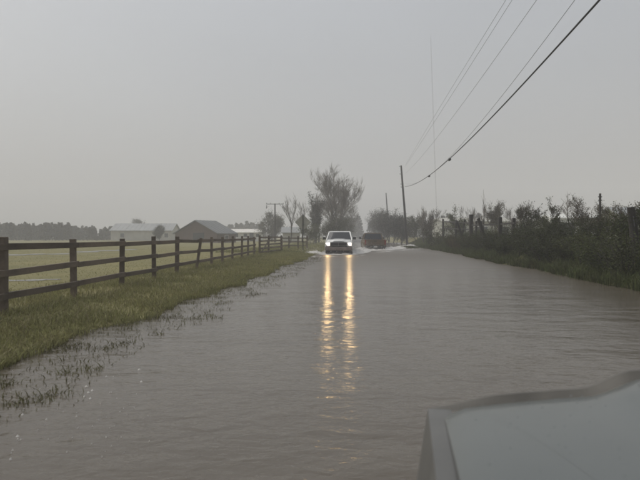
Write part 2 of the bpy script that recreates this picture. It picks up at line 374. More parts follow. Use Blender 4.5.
# ------------------------------------------------------------------ rail fence on the left
def box_mesh(name, x, y, z, m, bev=0.008):
    b = MB(); b.box(-x/2, x/2, -y/2, y/2, 0, z); o = b.build(name, m, bevel=bev); me = o.data; bpy.data.objects.remove(o); return me
post_me = box_mesh('post', 0.11, 0.11, 1.0, M['fencewood'])
rail_me = box_mesh('rail', 1.0, 0.045, 0.108, M['fencewood'], 0.006)
def add_post(root, p, h, wscale=1.0, tilt=(0, 0), me=post_me, name='post'):
    o = link_mesh(name, me, root); o.location = Vector(p) - root.location; o.scale = (wscale, wscale, h)
    o.rotation_euler = (tilt[0], tilt[1], rng.uniform(-0.2, 0.2)); return o
def add_rail(root, a, b, hs=1.0, off=0.0, me=rail_me, name='rail'):
    a, b = Vector(a), Vector(b); d = b - a; o = link_mesh(name, me, root)
    o.location = (a + b) / 2 - root.location; o.scale = (d.length, 1, hs)
    o.rotation_euler = (0, -math.asin(d.z / d.length), math.atan2(d.y, d.x)); return o
fp = []; frg = random.Random(3)
for i in range(-1, 12):
    d = 9.7 + 2.69 * i; x = -5.02 + 0.027 * (d - 9.7) + frg.uniform(-0.04, 0.04); fp.append(Vector((x, d, 0)))
root = empty('rail_fence', (fp[0].x, fp[0].y, 0))
for i, p in enumerate(fp):
    z0 = ground_z(p.x, p.y); hh = 1.19 + frg.uniform(-0.03, 0.03)
    add_post(root, (p.x, p.y, z0 - 0.3), hh + 0.3, frg.uniform(0.95, 1.05) * (1.25 if i == 1 else 1), (frg.uniform(-.03, .03), frg.uniform(-.03, .03) + (0.12 if i == 6 else 0)))
    if i:
        q = fp[i-1]; zq = ground_z(q.x, q.y)
        for z in (0.99, 0.60, 0.22):
            j1, j2 = rng.uniform(-.025, .025), rng.uniform(-.025, .025)
            add_rail(root, (q.x + 0.085, q.y, zq + z + j1), (p.x + 0.085, p.y, z0 + z + j2))
tag(root, 'long dark three-rail wooden fence along the left grass verge', 'fence')
# brace bay, gate and cross fence at the far end
p0 = fp[-1]
gp = [Vector((p0.x + 0.12, p0.y + 2.2, 0)), Vector((p0.x + 0.45, p0.y + 5.5, 0)), Vector((p0.x + 1.1, p0.y + 10.0, 0))]
gr = empty('board_gate', gp[0])
for p in gp[:3]: add_post(gr, (p.x, p.y, -0.2), 1.55, 1.2)
for a, b in ((gp[0], gp[1]), (gp[1], gp[2])):
    for z in (0.15, 0.4, 0.65, 0.9, 1.15): add_rail(gr, (a.x + 0.09, a.y, z), (b.x + 0.09, b.y, z), 1.0, name='board')
add_rail(gr, (gp[0].x + 0.15, gp[0].y, 0.2), (gp[1].x + 0.15, gp[1].y, 1.15), 0.8, name='brace')
tag(gr, 'close-boarded dark wooden gate at the far end of the rail fence', 'gate')
cf = empty('cross_fence', at(281, 57))
prev = None
for px in (281, 289, 298, 307):
    p = at(px, 57 + (px - 281) * 0.05); add_post(cf, (p.x, p.y, -0.2), 1.5, 1.15)
    if prev is not None:
        for z in (0.35, 0.7, 1.05): add_rail(cf, (prev.x, prev.y - 0.09, z), (p.x, p.y - 0.09, z), 0.9)
    prev = p
tag(cf, 'short dark rail fence behind the diamond sign', 'fence')

# ------------------------------------------------------------------ diamond sign seen from behind
sp = at(303, 50); sg = empty('road_sign', (sp.x, sp.y, ground_z(sp.x, sp.y)))
b = MB(); b.box(-0.035, 0.035, -0.03, 0.03, -0.3, 3.05); b.build('post', M['polewood'], sg, bevel=0.006)
b = MB(); s = 0.66; cz = 2.35
b.add([(0, 0.035, cz - s), (s, 0.035, cz), (0, 0.035, cz + s), (-s, 0.035, cz), (0, 0.045, cz - s), (s, 0.045, cz), (0, 0.045, cz + s), (-s, 0.045, cz)],
      [(0, 1, 2, 3), (7, 6, 5, 4), (0, 4, 5, 1), (1, 5, 6, 2), (2, 6, 7, 3), (3, 7, 4, 0)])
b.build('sign_plate', M['signback'], sg)
for z in (cz - 0.35, cz + 0.35):
    b = MB(); b.tube([(0, -0.04, z), (0, 0.05, z)], 0.012, 8); b.build('bolt', M['chrome'], sg)
tag(sg, 'diamond-shaped road sign seen from its grey back on a thin post', 'sign')

# ------------------------------------------------------------------ buildings on the left
def gable(name, label, cat, loc, rz, W, D, eave, ridge, wall_m, roof_m, windows=(), doors=(), over=0.35, boards=0, ribs=0, base=None):
    """W across the gable (local x), D along the ridge (local y)"""
    t = empty(name, loc, rz)
    m = MB(); hw = W / 2
    m.add([(-hw,0,-.4),(hw,0,-.4),(hw,0,eave),(0,0,ridge),(-hw,0,eave),(-hw,D,-.4),(hw,D,-.4),(hw,D,eave),(0,D,ridge),(-hw,D,eave)],
          [(0,1,2,3,4),(9,8,7,6,5),(0,4,9,5),(1,6,7,2),(0,5,6,1)])
    wl = m.build('wall', wall_m, t)
    for sx in (-1, 1):
        sl = (ridge - eave) / hw; ex = hw + over; ez = eave - sl * over; th = 0.14
        m = MB(); m.hexa([(0,-over,ridge+.02),(sx*ex,-over,ez+.02),(sx*ex,D+over,ez+.02),(0,D+over,ridge+.02),
                          (0,-over,ridge+.02+th),(sx*ex,-over,ez+.02+th),(sx*ex,D+over,ez+.02+th),(0,D+over,ridge+.02+th)])
        rf = m.build('roof', roof_m, t)
        for k in range(ribs):
            y = -over + (D + 2 * over) * (k + 0.5) / ribs
            m = MB(); m.hexa([(0,y-.04,ridge+.15),(sx*ex,y-.04,ez+.15),(sx*ex,y+.04,ez+.15),(0,y+.04,ridge+.15),
                              (0,y-.04,ridge+.21),(sx*ex,y-.04,ez+.21),(sx*ex,y+.04,ez+.21),(0,y+.04,ridge+.21)]); m.build('roof_rib', roof_m, rf)
    for k in range(boards):
        x0 = -hw + W * k / boards; x1 = x0 + W / boards - 0.05; top = lambda x: eave + (ridge - eave) * (1 - abs(x) / hw) - 0.03
        m = MB(); m.hexa([(x0,-.03,-.3),(x1,-.03,-.3),(x1,-.003,-.3),(x0,-.003,-.3),(x0,-.03,top(x0)),(x1,-.03,top(x1)),(x1,-.003,top(x1)),(x0,-.003,top(x0))]); m.build('plank', wall_m, wl)
    for (face, p, z0, z1, wd) in windows:
        m = MB(); f = MB()
        if face == 'front': m.box(p-wd/2, p+wd/2, -.07, -.04, z0, z1); f.box(p-wd/2-.08, p+wd/2+.08, -.055, -.033, z0-.08, z1+.08)
        elif face == 'left': m.box(-hw-.07, -hw-.04, p-wd/2, p+wd/2, z0, z1); f.box(-hw-.055, -hw-.005, p-wd/2-.08, p+wd/2+.08, z0-.08, z1+.08)
        else: m.box(hw+.04, hw+.07, p-wd/2, p+wd/2, z0, z1); f.box(hw+.005, hw+.055, p-wd/2-.08, p+wd/2+.08, z0-.08, z1+.08)
        fr = f.build('window', M['whitewall'], t); m.build('pane', M['darkpane'], fr)
    for (face, p, h, wd) in doors:
        m = MB()
        if face == 'front': m.box(p-wd/2, p+wd/2, -.08, -.034, -.1, h)
        else: m.box(hw+.004, hw+.06, p-wd/2, p+wd/2, -.1, h)
        m.build('door', M['darkpane'], t)
    tag(t, label, cat); return t
bp_ = at(197, 112)
gable('brown_barn', 'low brown barn with grey metal roof beyond the rail fence', 'barn', (bp_.x - 0.2, bp_.y, 0.0), R(-24), 9.2, 6.2, 1.8, 4.05, M['barnwall'], M['barnroof'],
      doors=(('front', 0.6, 1.9, 2.4),), windows=(('right', 3, .7, 1.4, 1.0),), boards=22, ribs=6)
cp = at(144, 165)
gable('pale_farm_building', 'long cream farm building with pale roof left of the brown barn', 'building', (cp.x - 7.3, cp.y, 0), R(-90), 9.5, 15.8, 2.7, 4.5, M['cream'], M['paleroof'],
      windows=(('right', 3, 0.9, 2.0, 1.0), ('right', 14.5, 0.9, 2.0, 1.0)), ribs=14)
tp = at(247, 140)
gable('white_trailer_home', 'low white trailer home with bright roof behind the fence gate', 'building', (tp.x - 3.7, tp.y + 1, 0), R(-84), 3.6, 7.2, 2.1, 2.75, M['whitewall'], M['brightroof'],
      windows=(('right', 1.2, 1.1, 1.8, .8), ('right', 3.2, 1.1, 1.8, .8), ('right', 6, 1.1, 1.8, .8)), doors=(('right', 4.6, 2.0, .9),), ribs=8)
sp2 = at(291, 120)
gable('pale_garage', 'small pale outbuilding behind the diamond sign', 'building', (sp2.x - 1.5, sp2.y, 0), R(-90), 3.5, 3.2, 2.0, 2.9, M['cream'], M['paleroof'])
# buildings on the right
q = at(438, 98)
gable('long_farm_shed', 'long pale low shed showing between the leaning posts at right', 'shed', (q.x, q.y, 0.5), R(-90), 10, 27.5, 2.9, 3.5, M['shedwall'], M['cream'], ribs=24,
      windows=tuple(('right', 2.5 + 3.2 * k, 1.4, 2.2, 1.6) for k in range(8)))
q = at(545, 62)
gable('white_farm_trailer', 'white metal trailer glimpsed through the hedge at right', 'trailer', (q.x, q.y, 0.6), R(-90), 3.0, 5.6, 2.35, 2.75, M['whitewall'], M['whitewall'],
      windows=(('right', 1.6, 1.3, 2.0, 1.6), ('right', 4.1, 1.3, 2.0, 1.0)), over=0.05)
q = at(612, 46)
gable('pale_livestock_shelter', 'pale shelter behind the rightmost stout leaning post', 'shed', (q.x, q.y, 0.7), R(-88), 3.2, 5.5, 2.0, 2.6, M['shedwall'], M['paleroof'], ribs=5)

# ------------------------------------------------------------------ trees and shrubs
def leaf_quads(centers, size, rsd):
    n = len(centers); c = np.asarray(centers)
    a = rsd.normal(size=(n, 3)); a /= np.linalg.norm(a, axis=1)[:, None]
    b = rsd.normal(size=(n, 3)); b -= (b * a).sum(1)[:, None] * a; b /= np.linalg.norm(b, axis=1)[:, None]
    s = (size * rsd.uniform(0.55, 1.3, n))[:, None]
    a, b = a * s, b * s * 0.6
    return np.stack([c - a, c + b * 0.9, c + a, c - b * 0.9], 1).reshape(-1, 3)

def grow(rng, h, spread=0.55, levels=4, r0=None, trunk_h=0.25, stems=1, kids=(4, 5), up=0.35, thin=0.011, fine=1, env=0):
    """branch polylines (points, radii, level, stem) of a tree of height h"""
    br = []
    def branch(p, d, L, r, lv, sidx):
        n = 4 if lv < levels else 3; pts = [p.copy()]; q = p.copy(); dd = d.copy()
        for i in range(n):
            dd = (dd + Vector((rng.gauss(0, .17), rng.gauss(0, .17), rng.gauss(0, .12) + (up * 0.12 if lv else 0)))).normalized()
            q = q + dd * (L / n); pts.append(q.copy())
        rr = [max(thin * 0.5, r * (1 - 0.6 * i / n)) for i in range(n + 1)]
        br.append((pts, rr, lv, sidx))
        if lv >= levels: return
        k = rng.randint(*kids) + (fine if lv == levels - 1 else 0)
        for j in range(k):
            f = rng.uniform(0.25, 1.0) if j else 1.0
            i = min(n - 1, int(f * n)); base = pts[i].lerp(pts[i+1], f * n - i) if f < 1 else pts[-1]
            az = rng.uniform(0, 2 * math.pi); side = Vector((math.cos(az), math.sin(az), 0))
            nd = (dd * (0.9 if j else 1.6) + side * spread * rng.uniform(0.6, 1.5) + Vector((0, 0, up * rng.uniform(.2, 1.2)))).normalized()
            branch(base, nd, L * rng.uniform(0.5, 0.8), max(thin, r * rng.uniform(0.36, 0.55) * (1.3 if not j else 1)), lv + 1, sidx)
    r0 = r0 or h * 0.02
    for s_ in range(stems):
        d = Vector((rng.gauss(0, 0.06 + 0.2 * (stems > 1)), rng.gauss(0, 0.06 + 0.2 * (stems > 1)), 1)).normalized()
        branch(Vector((rng.gauss(0, .25) * (stems > 1), rng.gauss(0, .25) * (stems > 1), -0.2)), d, h * (trunk_h + 0.12), r0 * (1 if stems == 1 else .75), 0, s_)
    zmax = max(p.z for b_ in br for p in b_[0]); k = h / zmax
    top = [p for b_ in br for p in b_[0] if p.z > 0.7 * zmax]; sx_ = sum(p.x for p in top) / len(top) / (0.8 * zmax); sy_ = sum(p.y for p in top) / len(top) / (0.8 * zmax)
    for b_ in br:
        for p in b_[0]: p.x -= sx_ * p.z; p.y -= sy_ * p.z          # balance the crown over its foot
    if env:                              # outer twigs end on a rounded crown
        for b_ in br:
            for p in b_[0]:
                f = max(0.02, p.z / zmax); E = env * zmax * float(np.interp(f, [0, .15, .45, .7, .9, 1.0], [.25, .6, 1.0, 1.0, .85, .62])); r = math.hypot(p.x, p.y)
                if r > 1e-6: q_ = E * math.tanh(r / E) / r; p.x *= q_; p.y *= q_
    return [([p * k for p in pts], rr, lv, si) for pts, rr, lv, si in br]
def tree(name, label, cat, loc, h, seed, wide=1.0, levels=4, spread=0.55, stems=1, leaf=None, nleaf=0, lsize=0.1, lspread=0.3, low=0.0,
         group=None, barkm='bark', trunk_h=0.25, kids=(4, 5), up=0.35, thin=0.011, rz=None, r0=None, fine=1, env=0):
    rg = random.Random(seed); rsd = np.random.RandomState(seed)
    t = empty(name, loc, rz if rz is not None else rg.uniform(0, 6.28))
    br = grow(rg, h, spread, levels, r0, trunk_h, stems, kids, up, thin, fine, env)
    trs = [MB() for k in range(stems)]; cr = MB(); lp = []
    for pts, rr, lv, si in br:
        pts = [Vector((p.x * wide, p.y * wide, p.z)) for p in pts]
        if lv <= 1: trs[si].tube(pts, rr, 7 if lv == 0 else 5, cap=False)
        else: cr.tube(pts, rr, 3, cap=False)
        if lv >= max(1, levels - 2): lp += [tuple(p) for p in pts[1:]]
    for tr in trs: tr.build('trunk', M[barkm], t, smooth=True)
    crown = cr.build('crown', M['twig'], t)
    if leaf and nleaf:
        tp_ = np.array(lp)
        # leaves gather in clumps: some twigs carry many, some none
        wgt = rsd.rand(len(tp_)) ** 2.5; wgt /= wgt.sum()
        c = tp_[rsd.choice(len(tp_), nleaf, p=wgt)] + np.clip(rsd.normal(scale=lspread, size=(nleaf, 3)), -1.3 * lspread, 1.3 * lspread) * rsd.rand(nleaf)[:, None]
        c = c[c[:, 2] > low]
        me = tri_mesh('foliage', leaf_quads(c, lsize, rsd), 4, M[leaf]); link_mesh('foliage', me, crown)
    tag(t, label, cat, group); return t
def G(px, d, dz=0.0):
    p = at(px, d); return (p.x, p.y, ground_z(p.x, p.y) + dz)

# bare trees beyond the white pickup
tree('bare_tree', 'tallest bare grey tree behind the white pickup', 'tree', G(340, 102), 13.6, 5, wide=1.0, levels=5, kids=(4, 5), spread=0.75, up=0.42, thin=0.013, fine=4, trunk_h=0.2, env=0.36, leaf='brightleaf', nleaf=900, lsize=0.07, lspread=0.25)
tree('bare_tree', 'leaning bare tree left of the tallest one behind the pickup', 'tree', G(326, 96), 12.2, 9, wide=1.0, levels=5, kids=(4, 4), spread=0.7, up=0.45, thin=0.013, fine=4, trunk_h=0.22, env=0.33)
tree('bare_tree', 'shorter budding tree right of the tallest one, close to the road', 'tree', G(346, 148), 13.6, 14, wide=0.9, levels=5, kids=(4, 4), spread=0.7, leaf='brightleaf', nleaf=3200, lsize=0.075, lspread=0.35, up=0.35, thin=0.016, fine=4, trunk_h=0.15, env=0.38)
tree('bare_tree', 'bare tree filling the gap between the two tall bare trunks', 'tree', G(333, 106), 11.6, 17, wide=1.0, levels=5, kids=(4, 4), spread=0.75, up=0.4, thin=0.014, fine=4, trunk_h=0.2, env=0.36)
tree('bare_tree', 'hazy bare tree behind the ivy-dark tree', 'tree', G(319, 118), 10.4, 18, wide=1.0, levels=5, kids=(4, 4), spread=0.75, up=0.4, thin=0.014, fine=3, trunk_h=0.2, env=0.34)
tree('bare_tree', 'thin bare tree between the power pole and diamond sign', 'tree', G(290, 108), 9.0, 21, wide=0.7, levels=4, kids=(4, 4), spread=0.6, up=0.5, thin=0.016, trunk_h=0.35)
tree('bare_tree', 'slim bare tree just left of the ivy-dark tree', 'tree', G(302, 112), 7.8, 22, wide=0.7, levels=4, kids=(4, 4), spread=0.6, up=0.5, thin=0.016, trunk_h=0.3)
tree('ivy_tree', 'dark ivy-covered tree left of the tall bare trees', 'tree', G(316, 98), 8.4, 23, wide=0.6, levels=4, leaf='evergreen', nleaf=5200, lsize=0.09, lspread=0.45, trunk_h=0.2, up=0.6, low=0.4, thin=.014)
for i, (px, d, h, lab) in enumerate(((329, 92, 3.6, 'low scrubby bush at the foot of the leaning bare tree'), (340, 101, 5.2, 'olive bush under the tallest bare tree'), (348, 158, 6.6, 'rounded bush beside the road under the budding tree'), (311, 90, 3.2, 'low bush right of the diamond sign'), (336, 108, 6.0, 'hazy thicket between the two big bare trunks'))):
    tree('bush', lab, 'bush', G(px, d), h, 40 + i, wide=1.0, levels=3, stems=5, leaf=('leaf', 'brightleaf')[i % 2], nleaf=5200, lsize=0.07, lspread=0.5, trunk_h=0.15, kids=(4, 5), spread=0.7, thin=0.012)
# round tree near the power pole, conifer by the barn
tree('round_tree', 'round dense olive tree behind the power pole', 'tree', G(272, 128), 6.9, 31, wide=0.85, levels=4, stems=2, leaf='olive', nleaf=11000, lsize=0.11, lspread=0.6, trunk_h=0.12, spread=0.85, up=0.1, low=0.2)
tree('conifer', 'small dark conical tree in front of the cream farm building', 'tree', G(160, 140), 3.9, 33, wide=0.75, levels=4, leaf='evergreen', nleaf=6000, lsize=0.1, lspread=0.4, trunk_h=0.1, spread=0.6, up=0.3)
tree('shade_tree', 'rounded treetop rising behind the cream farm building', 'tree', G(138, 215), 7.4, 34, wide=0.9, levels=4, leaf='evergreen', nleaf=5000, lsize=0.14, lspread=0.6, spread=0.7)
# evergreen clump right of the far road
for i, (px, d, h, wd, lab) in enumerate(((385, 122, 7.3, .8, 'dark evergreen tree just left of the smaller utility pole'), (392, 111, 6.4, .8, 'evergreen tree directly behind the smaller utility pole'), (378.5, 150, 8.2, .7, 'farthest evergreen, next to the gap above the brown pickup'), (400, 98, 4.9, .85, 'bushy evergreen between the two utility poles'))):
    tree('evergreen_tree', lab, 'tree', G(px, d), h, 50 + i, wide=wd, levels=4, stems=3, leaf='evergreen', nleaf=11000, lsize=0.085, lspread=0.6, trunk_h=0.12, spread=0.75, up=0.35, low=0.0, barkm='darkbark')

# right side trees standing behind the hedge
RT = [(412, 92, 4.6, 'bushy tree right at the foot of the taller utility pole', 'leaf', 3600, 3, .9),
      (424, 78, 5.0, 'bare twiggy tree right of the taller utility pole', None, 0, 4, .8),
      (433, 72, 4.2, 'thin leafless tree left of the little round tree', 'leaf', 900, 4, .7),
      (439, 62, 2.4, 'low twiggy bush left of the broken fence', 'leaf', 2600, 3, 1.0),
      (455, 64, 3.8, 'little round olive tree above the leaning fence posts', 'brightleaf', 5200, 4, .7),
      (470, 74, 4.2, 'bare sapling behind the thickest upright fence post', None, 0, 4, .6),
      (484, 52, 4.4, 'tall bare sapling between the leaning posts', None, 0, 3, .45),
      (497, 60, 4.0, 'rusty-green tree right of the leaning fence posts', 'rustleaf', 3600, 4, .75),
      (519, 40, 2.8, 'bare twiggy tree left of the broad hedge tree', None, 0, 4, .85),
      (538, 33, 2.5, 'broad brownish tree rising from the hedge', 'leaf', 4200, 4, .95),
      (570, 34, 2.9, 'bare spreading tree behind the white trailer', None, 0, 4, .9),
      (585, 29, 2.5, 'rusty tree with bare top left of the slim pole', 'rustleaf', 2200, 4, .95),
      (619, 24, 1.75, 'brown-leaved tree left of the stout post', 'rustleaf', 2600, 4, .95),
      (650, 21, 1.7, 'brown tree cut by the right edge of view', 'rustleaf', 2600, 4, .95)]
for i, (px, d, h, lab, lf, nl, lv, wd) in enumerate(RT):
    tree('hedge_tree', lab, 'tree', G(px, d, -0.1), h, 70 + i, wide=wd, levels=lv, stems=2 if lf else 1, leaf=lf, nleaf=nl, lsize=0.0006 * d + 0.018, lspread=0.28 if d > 45 else 0.10, kids=(4, 5), spread=0.65, up=0.4, trunk_h=0.2, thin=0.005 + 0.00008 * d, barkm='darkbark', group='trees behind the right hedge')

# hedge shrubs: five shapes, copied
def shrub_proto(seed, leaf, nleaf, lsize):
    rg = random.Random(seed); rsd = np.random.RandomState(seed)
    t = empty('hedge_shrub'); st = MB(); cs = []
    for k in range(16):
        az = rg.uniform(0, 6.28); tilt = rg.uniform(0.05, 0.75); L = rg.uniform(0.65, 1.08)
        p = Vector((rg.gauss(0, .12), rg.gauss(0, .12), -0.15)); d = Vector((math.cos(az) * tilt, math.sin(az) * tilt, 1)).normalized(); pts = [p.copy()]
        for i in range(5):
            d = (d + Vector((rg.gauss(0, .14), rg.gauss(0, .14), rg.gauss(0, .1)))).normalized(); p = p + d * L * 0.24; pts.append(p.copy())
        st.tube(pts, [0.012 * (1 - .8 * i / 5) + .0015 for i in range(6)], 3, cap=False)
        for j in range(7):
            i = rg.randint(1, 4); b0 = pts[i].lerp(pts[i+1], rg.random()); dd = (d + Vector((rg.gauss(0, .6), rg.gauss(0, .6), rg.gauss(0.1, .4)))).normalized()
            e = b0 + dd * rg.uniform(.15, .38); st.tube([b0, (b0 + e) / 2 + Vector((rg.gauss(0, .02),) * 3), e], [.005, .003, .0015], 3, cap=False)
            for q_ in range(3): cs.append(b0.lerp(e, rg.uniform(.3, 1)))
        cs += pts[1:5]
    st.build('stems', M['darkbark'], t)
    cs = np.array([tuple(c) for c in cs]); c = cs[rsd.randint(0, len(cs), nleaf)] + rsd.normal(scale=0.06, size=(nleaf, 3)); c = c[c[:, 2] > -0.05]
    me = tri_mesh('foliage', leaf_quads(c, lsize, rsd), 4, M[leaf]); link_mesh('foliage', me, t)
    return t
protos = [shrub_proto(101, 'leaf', 5200, .024), shrub_proto(102, 'leaf', 4400, .022), shrub_proto(103, 'rustleaf', 3000, .022), shrub_proto(104, 'brightleaf', 3800, .023), shrub_proto(105, 'leaf', 2400, .022)]
used = [False] * 5
ordn = ['first', 'second', 'third', 'fourth', 'fifth', 'sixth', 'seventh', 'eighth', 'ninth', 'tenth', 'eleventh', 'twelfth', 'thirteenth', 'fourteenth', 'fifteenth', 'sixteenth', 'seventeenth', 'eighteenth', 'nineteenth', 'twentieth']
kindw = ['leafy dark', 'dull brown-green', 'rusty', 'bright olive', 'sparse twiggy']
rows = [('front row', 1.0, 12.5, 20, 1.6, 0.95, (0.95, 1.25)), ('back row', 2.4, 17.5, 18, 1.7, 1.6, (0.9, 1.25))]
for rn, du, v0, cnt, stp, _, (h0, h1) in rows:
    v = v0
    for k in range(cnt):
        ki = rng.choice([0, 0, 1, 1, 2, 3, 4]); pr = protos[ki]
        o = pr if not used[ki] else copy_tree(pr); used[ki] = True
        u = edge_r(v) + du + rng.uniform(-.3, .3); p = rd(u, v); sc_ = rng.uniform(h0, h1)
        gap = 40 < v < 58 and rn == 'back row'
        if gap: sc_ *= 0.72
        o.location = (p.x, p.y, ground_z(p.x, p.y)); o.rotation_euler = (0, 0, rng.uniform(0, 6.28)); o.scale = (sc_ * 1.45, sc_ * 1.45, sc_)
        tag(o, '%s shrub, %s along the hedge\'s %s counted from the nearest' % (kindw[ki], ordn[k], rn), 'shrub', 'hedge shrubs on the right bank')
        v += stp * rng.uniform(.8, 1.2) * (1 + k * 0.045)
for i, f in enumerate(used):
    if not f:
        for ch in list(protos[i].children): bpy.data.objects.remove(ch)
        bpy.data.objects.remove(protos[i])

# far woods (one mass)
def wood(name, label, spans, seed, m='farwood', ls=0.55, per=260):
    rsd = np.random.RandomState(seed); rg = random.Random(seed); cs = []
    for (px0, px1, d, h0, h1, n) in spans:
        for i in range(n):
            p = at(px0 + (px1 - px0) * (i + rg.random()) / n, d * rg.uniform(.97, 1.1)); h = rg.uniform(h0, h1); r = h * rg.uniform(.16, .26)
            zc = rsd.uniform(0.02, 1, per) ** .8; rad = r * np.sqrt(np.clip(1.05 - zc, 0, 1)) * np.sqrt(rsd.rand(per)) * 1.3; a = rsd.uniform(0, 6.28, per)
            cs.append(np.stack([p.x + rad * np.cos(a), p.y + rad * np.sin(a), zc * h], 1))
    me = tri_mesh(name, leaf_quads(np.concatenate(cs), ls, rsd), 4, M[m]); o = link_mesh(name, me); tag(o, label, 'wood', kind='stuff'); return o
wood('far_wood', 'dark tree line on the left horizon beyond the pasture', [(-40, 70, 168, 4.2, 5.1, 46), (60, 112, 176, 2.6, 4.4, 22), (-40, 110, 188, 3.4, 4.9, 40)], 3, ls=.32)
wood('far_wood', 'brownish low wood behind the white trailer home', [(208, 264, 255, 4.2, 6.4, 26), (236, 262, 250, 6.2, 7.4, 9)], 4)
wood('far_wood', 'hazy low trees behind the long pale shed', [(420, 660, 190, 4.5, 8.2, 60)], 5)
wood('far_wood', 'hazy trees closing the far end of the road', [(330, 362, 260, 6, 10, 14), (370, 420, 230, 6, 9.5, 20)], 6)

# ------------------------------------------------------------------ old post fence at right
of = empty('old_post_fence', G(471, 46))
oldpost_me = box_mesh('post', 0.13, 0.13, 1.0, M['oldwood'], 0.012); oldrail_me = box_mesh('rail', 1.0, 0.05, 0.12, M['oldwood'], 0.008)
def oldd(px): return 8.0 / ((px - 320) / F - 0.073)
def opost(px, d, top_py, wd, lean, name='post', base_dz=-0.3):
    gx = G(px, d); topz = CAMH + (H0 - top_py) / F * d; h = topz - gx[2] - base_dz
    return add_post(of, (gx[0], gx[1], gx[2] + base_dz), h, wd, (0, lean), me=oldpost_me, name=name)
for (px, top, wd, lean) in ((443, 219, 1.3, 0), (455, 220, 1.1, .04), (460, 219, 1.1, .16), (467, 219, 1.2, -.34), (471, 214.5, 2.0, 0), (475, 221, 1, .05), (481, 221, 1.2, .0), (490, 216, 1.3, -.36), (500, 217, 1.5, 0), (512, 218, 1.2, .05)):
    opost(px, oldd(px), top, wd, lean)
def orail(pxa, pxb, pya, pyb):
    da, db = oldd(pxa), oldd(pxb)
    add_rail(of, at(pxa, da, CAMH + (H0 - pya) / F * da) + Vector((0, -.16, 0)), at(pxb, db, CAMH + (H0 - pyb) / F * db) + Vector((0, -.16, 0)), 0.8, me=oldrail_me)
orail(443, 471, 222, 224); orail(471, 500, 226, 225); orail(500, 514, 225, 224); orail(443, 471, 229, 230)
tag(of, 'old dark broken fence with leaning posts above the right bank', 'fence')
g1 = G(634, 18.5); b = empty('stout_post', (g1[0], g1[1], g1[2]))
m = MB(); m.tube([(0, 0, -.3), (0, 0, .8), (-.10, 0, 1.58)], [.13, .125, .11], 10); m.build('post', M['oldwood'], b, smooth=False)
m = MB(); m.tube([(-.05, -.13, 1.0), (-.09, -.13, 1.3)], .012, 6); m.build('staple', M['porcelain'], b)
tag(b, 'stout dark wooden post leaning left at the right edge', 'post')
g1 = G(600, 27); b = empty('slim_post', (g1[0], g1[1], g1[2]))
m = MB(); m.tube([(0, 0, -.3), (0, 0, 2.2)], [.05, .045], 8); m.build('post', M['oldwood'], b)
for z in (1.9, 2.05): m = MB(); m.tube([(-.08, 0, z), (.08, 0, z)], .022, 6); m.build('insulator', M['porcelain'], b)
tag(b, 'slim upright post sticking out above the hedge top', 'post')

# ------------------------------------------------------------------ utility poles and wires
def upole(loc, h, lean, label, arms=()):
    t = empty('utility_pole', loc)
    top = Vector((lean[0], lean[1], h)); m = MB(); m.tube([(0, 0, -.5), top * 0.5, top], [.17, .15, .115], 10); m.build('pole', M['polewood'], t, smooth=True)
    for (z, half) in arms:
        k = z / h; c = top * k
        m = MB(); m.box(c.x - half, c.x + half, c.y - .2, c.y - .1, z - .06, z + .06); a = m.build('crossarm', M['polewood'], t)
        for sx in (-.95, -.5, .5, .95):
            m = MB(); m.tube([(c.x + sx * half, c.y - .15, z + .06), (c.x + sx * half, c.y - .15, z + .16), (c.x + sx * half, c.y - .15, z + .24)], [.03, .06, .03], 8); m.build('insulator', M['porcelain'], a)
    tag(t, label, 'utility pole'); return t, top
zg = ground_z(*at(408, 85)[:2]); pa = at(407.5, 85, zg); ptopA = at(401, 85, CAMH + 70.5 / F * 85)
tA, lt = upole(pa, ptopA.z - pa.z, (ptopA.x - pa.x, 0), 'taller dark utility pole leaning left above the right hedge')
for z in (lt.z - .15, lt.z - 1.2, lt.z - 2.6, lt.z - 3.0):
    c = lt * (z / lt.z); m = MB(); m.tube([(c.x - .16, -.02, z), (c.x - .30, -.02, z + .05)], [.05, .03], 8); m.build('insulator', M['porcelain'], tA)
pb = at(389.5, 140, ground_z(*at(389.5, 140)[:2])); ptopB = at(386, 140, CAMH + 43 / F * 140)
tB, _ = upole(pb, ptopB.z - pb.z, (ptopB.x - pb.x, 0), 'smaller distant utility pole beside the evergreen trees')
pc = at(275, 117, ground_z(*at(275, 117)[:2])); ht = CAMH + 32 / F * 117
tC, _ = upole(pc, ht, (0, 0), 'distant power pole with wide crossarm before the round tree', arms=((ht - .1, 1.65),))
for sx in (-1.55, 1.5):
    m = MB(); m.tube([(sx, -.15, ht - .3), (sx, -.15, ht - .75), (sx * 1.06, -.15, ht - .95)], [.05, .12, .05], 8); m.build('arrester', M['porcelain'], tC)

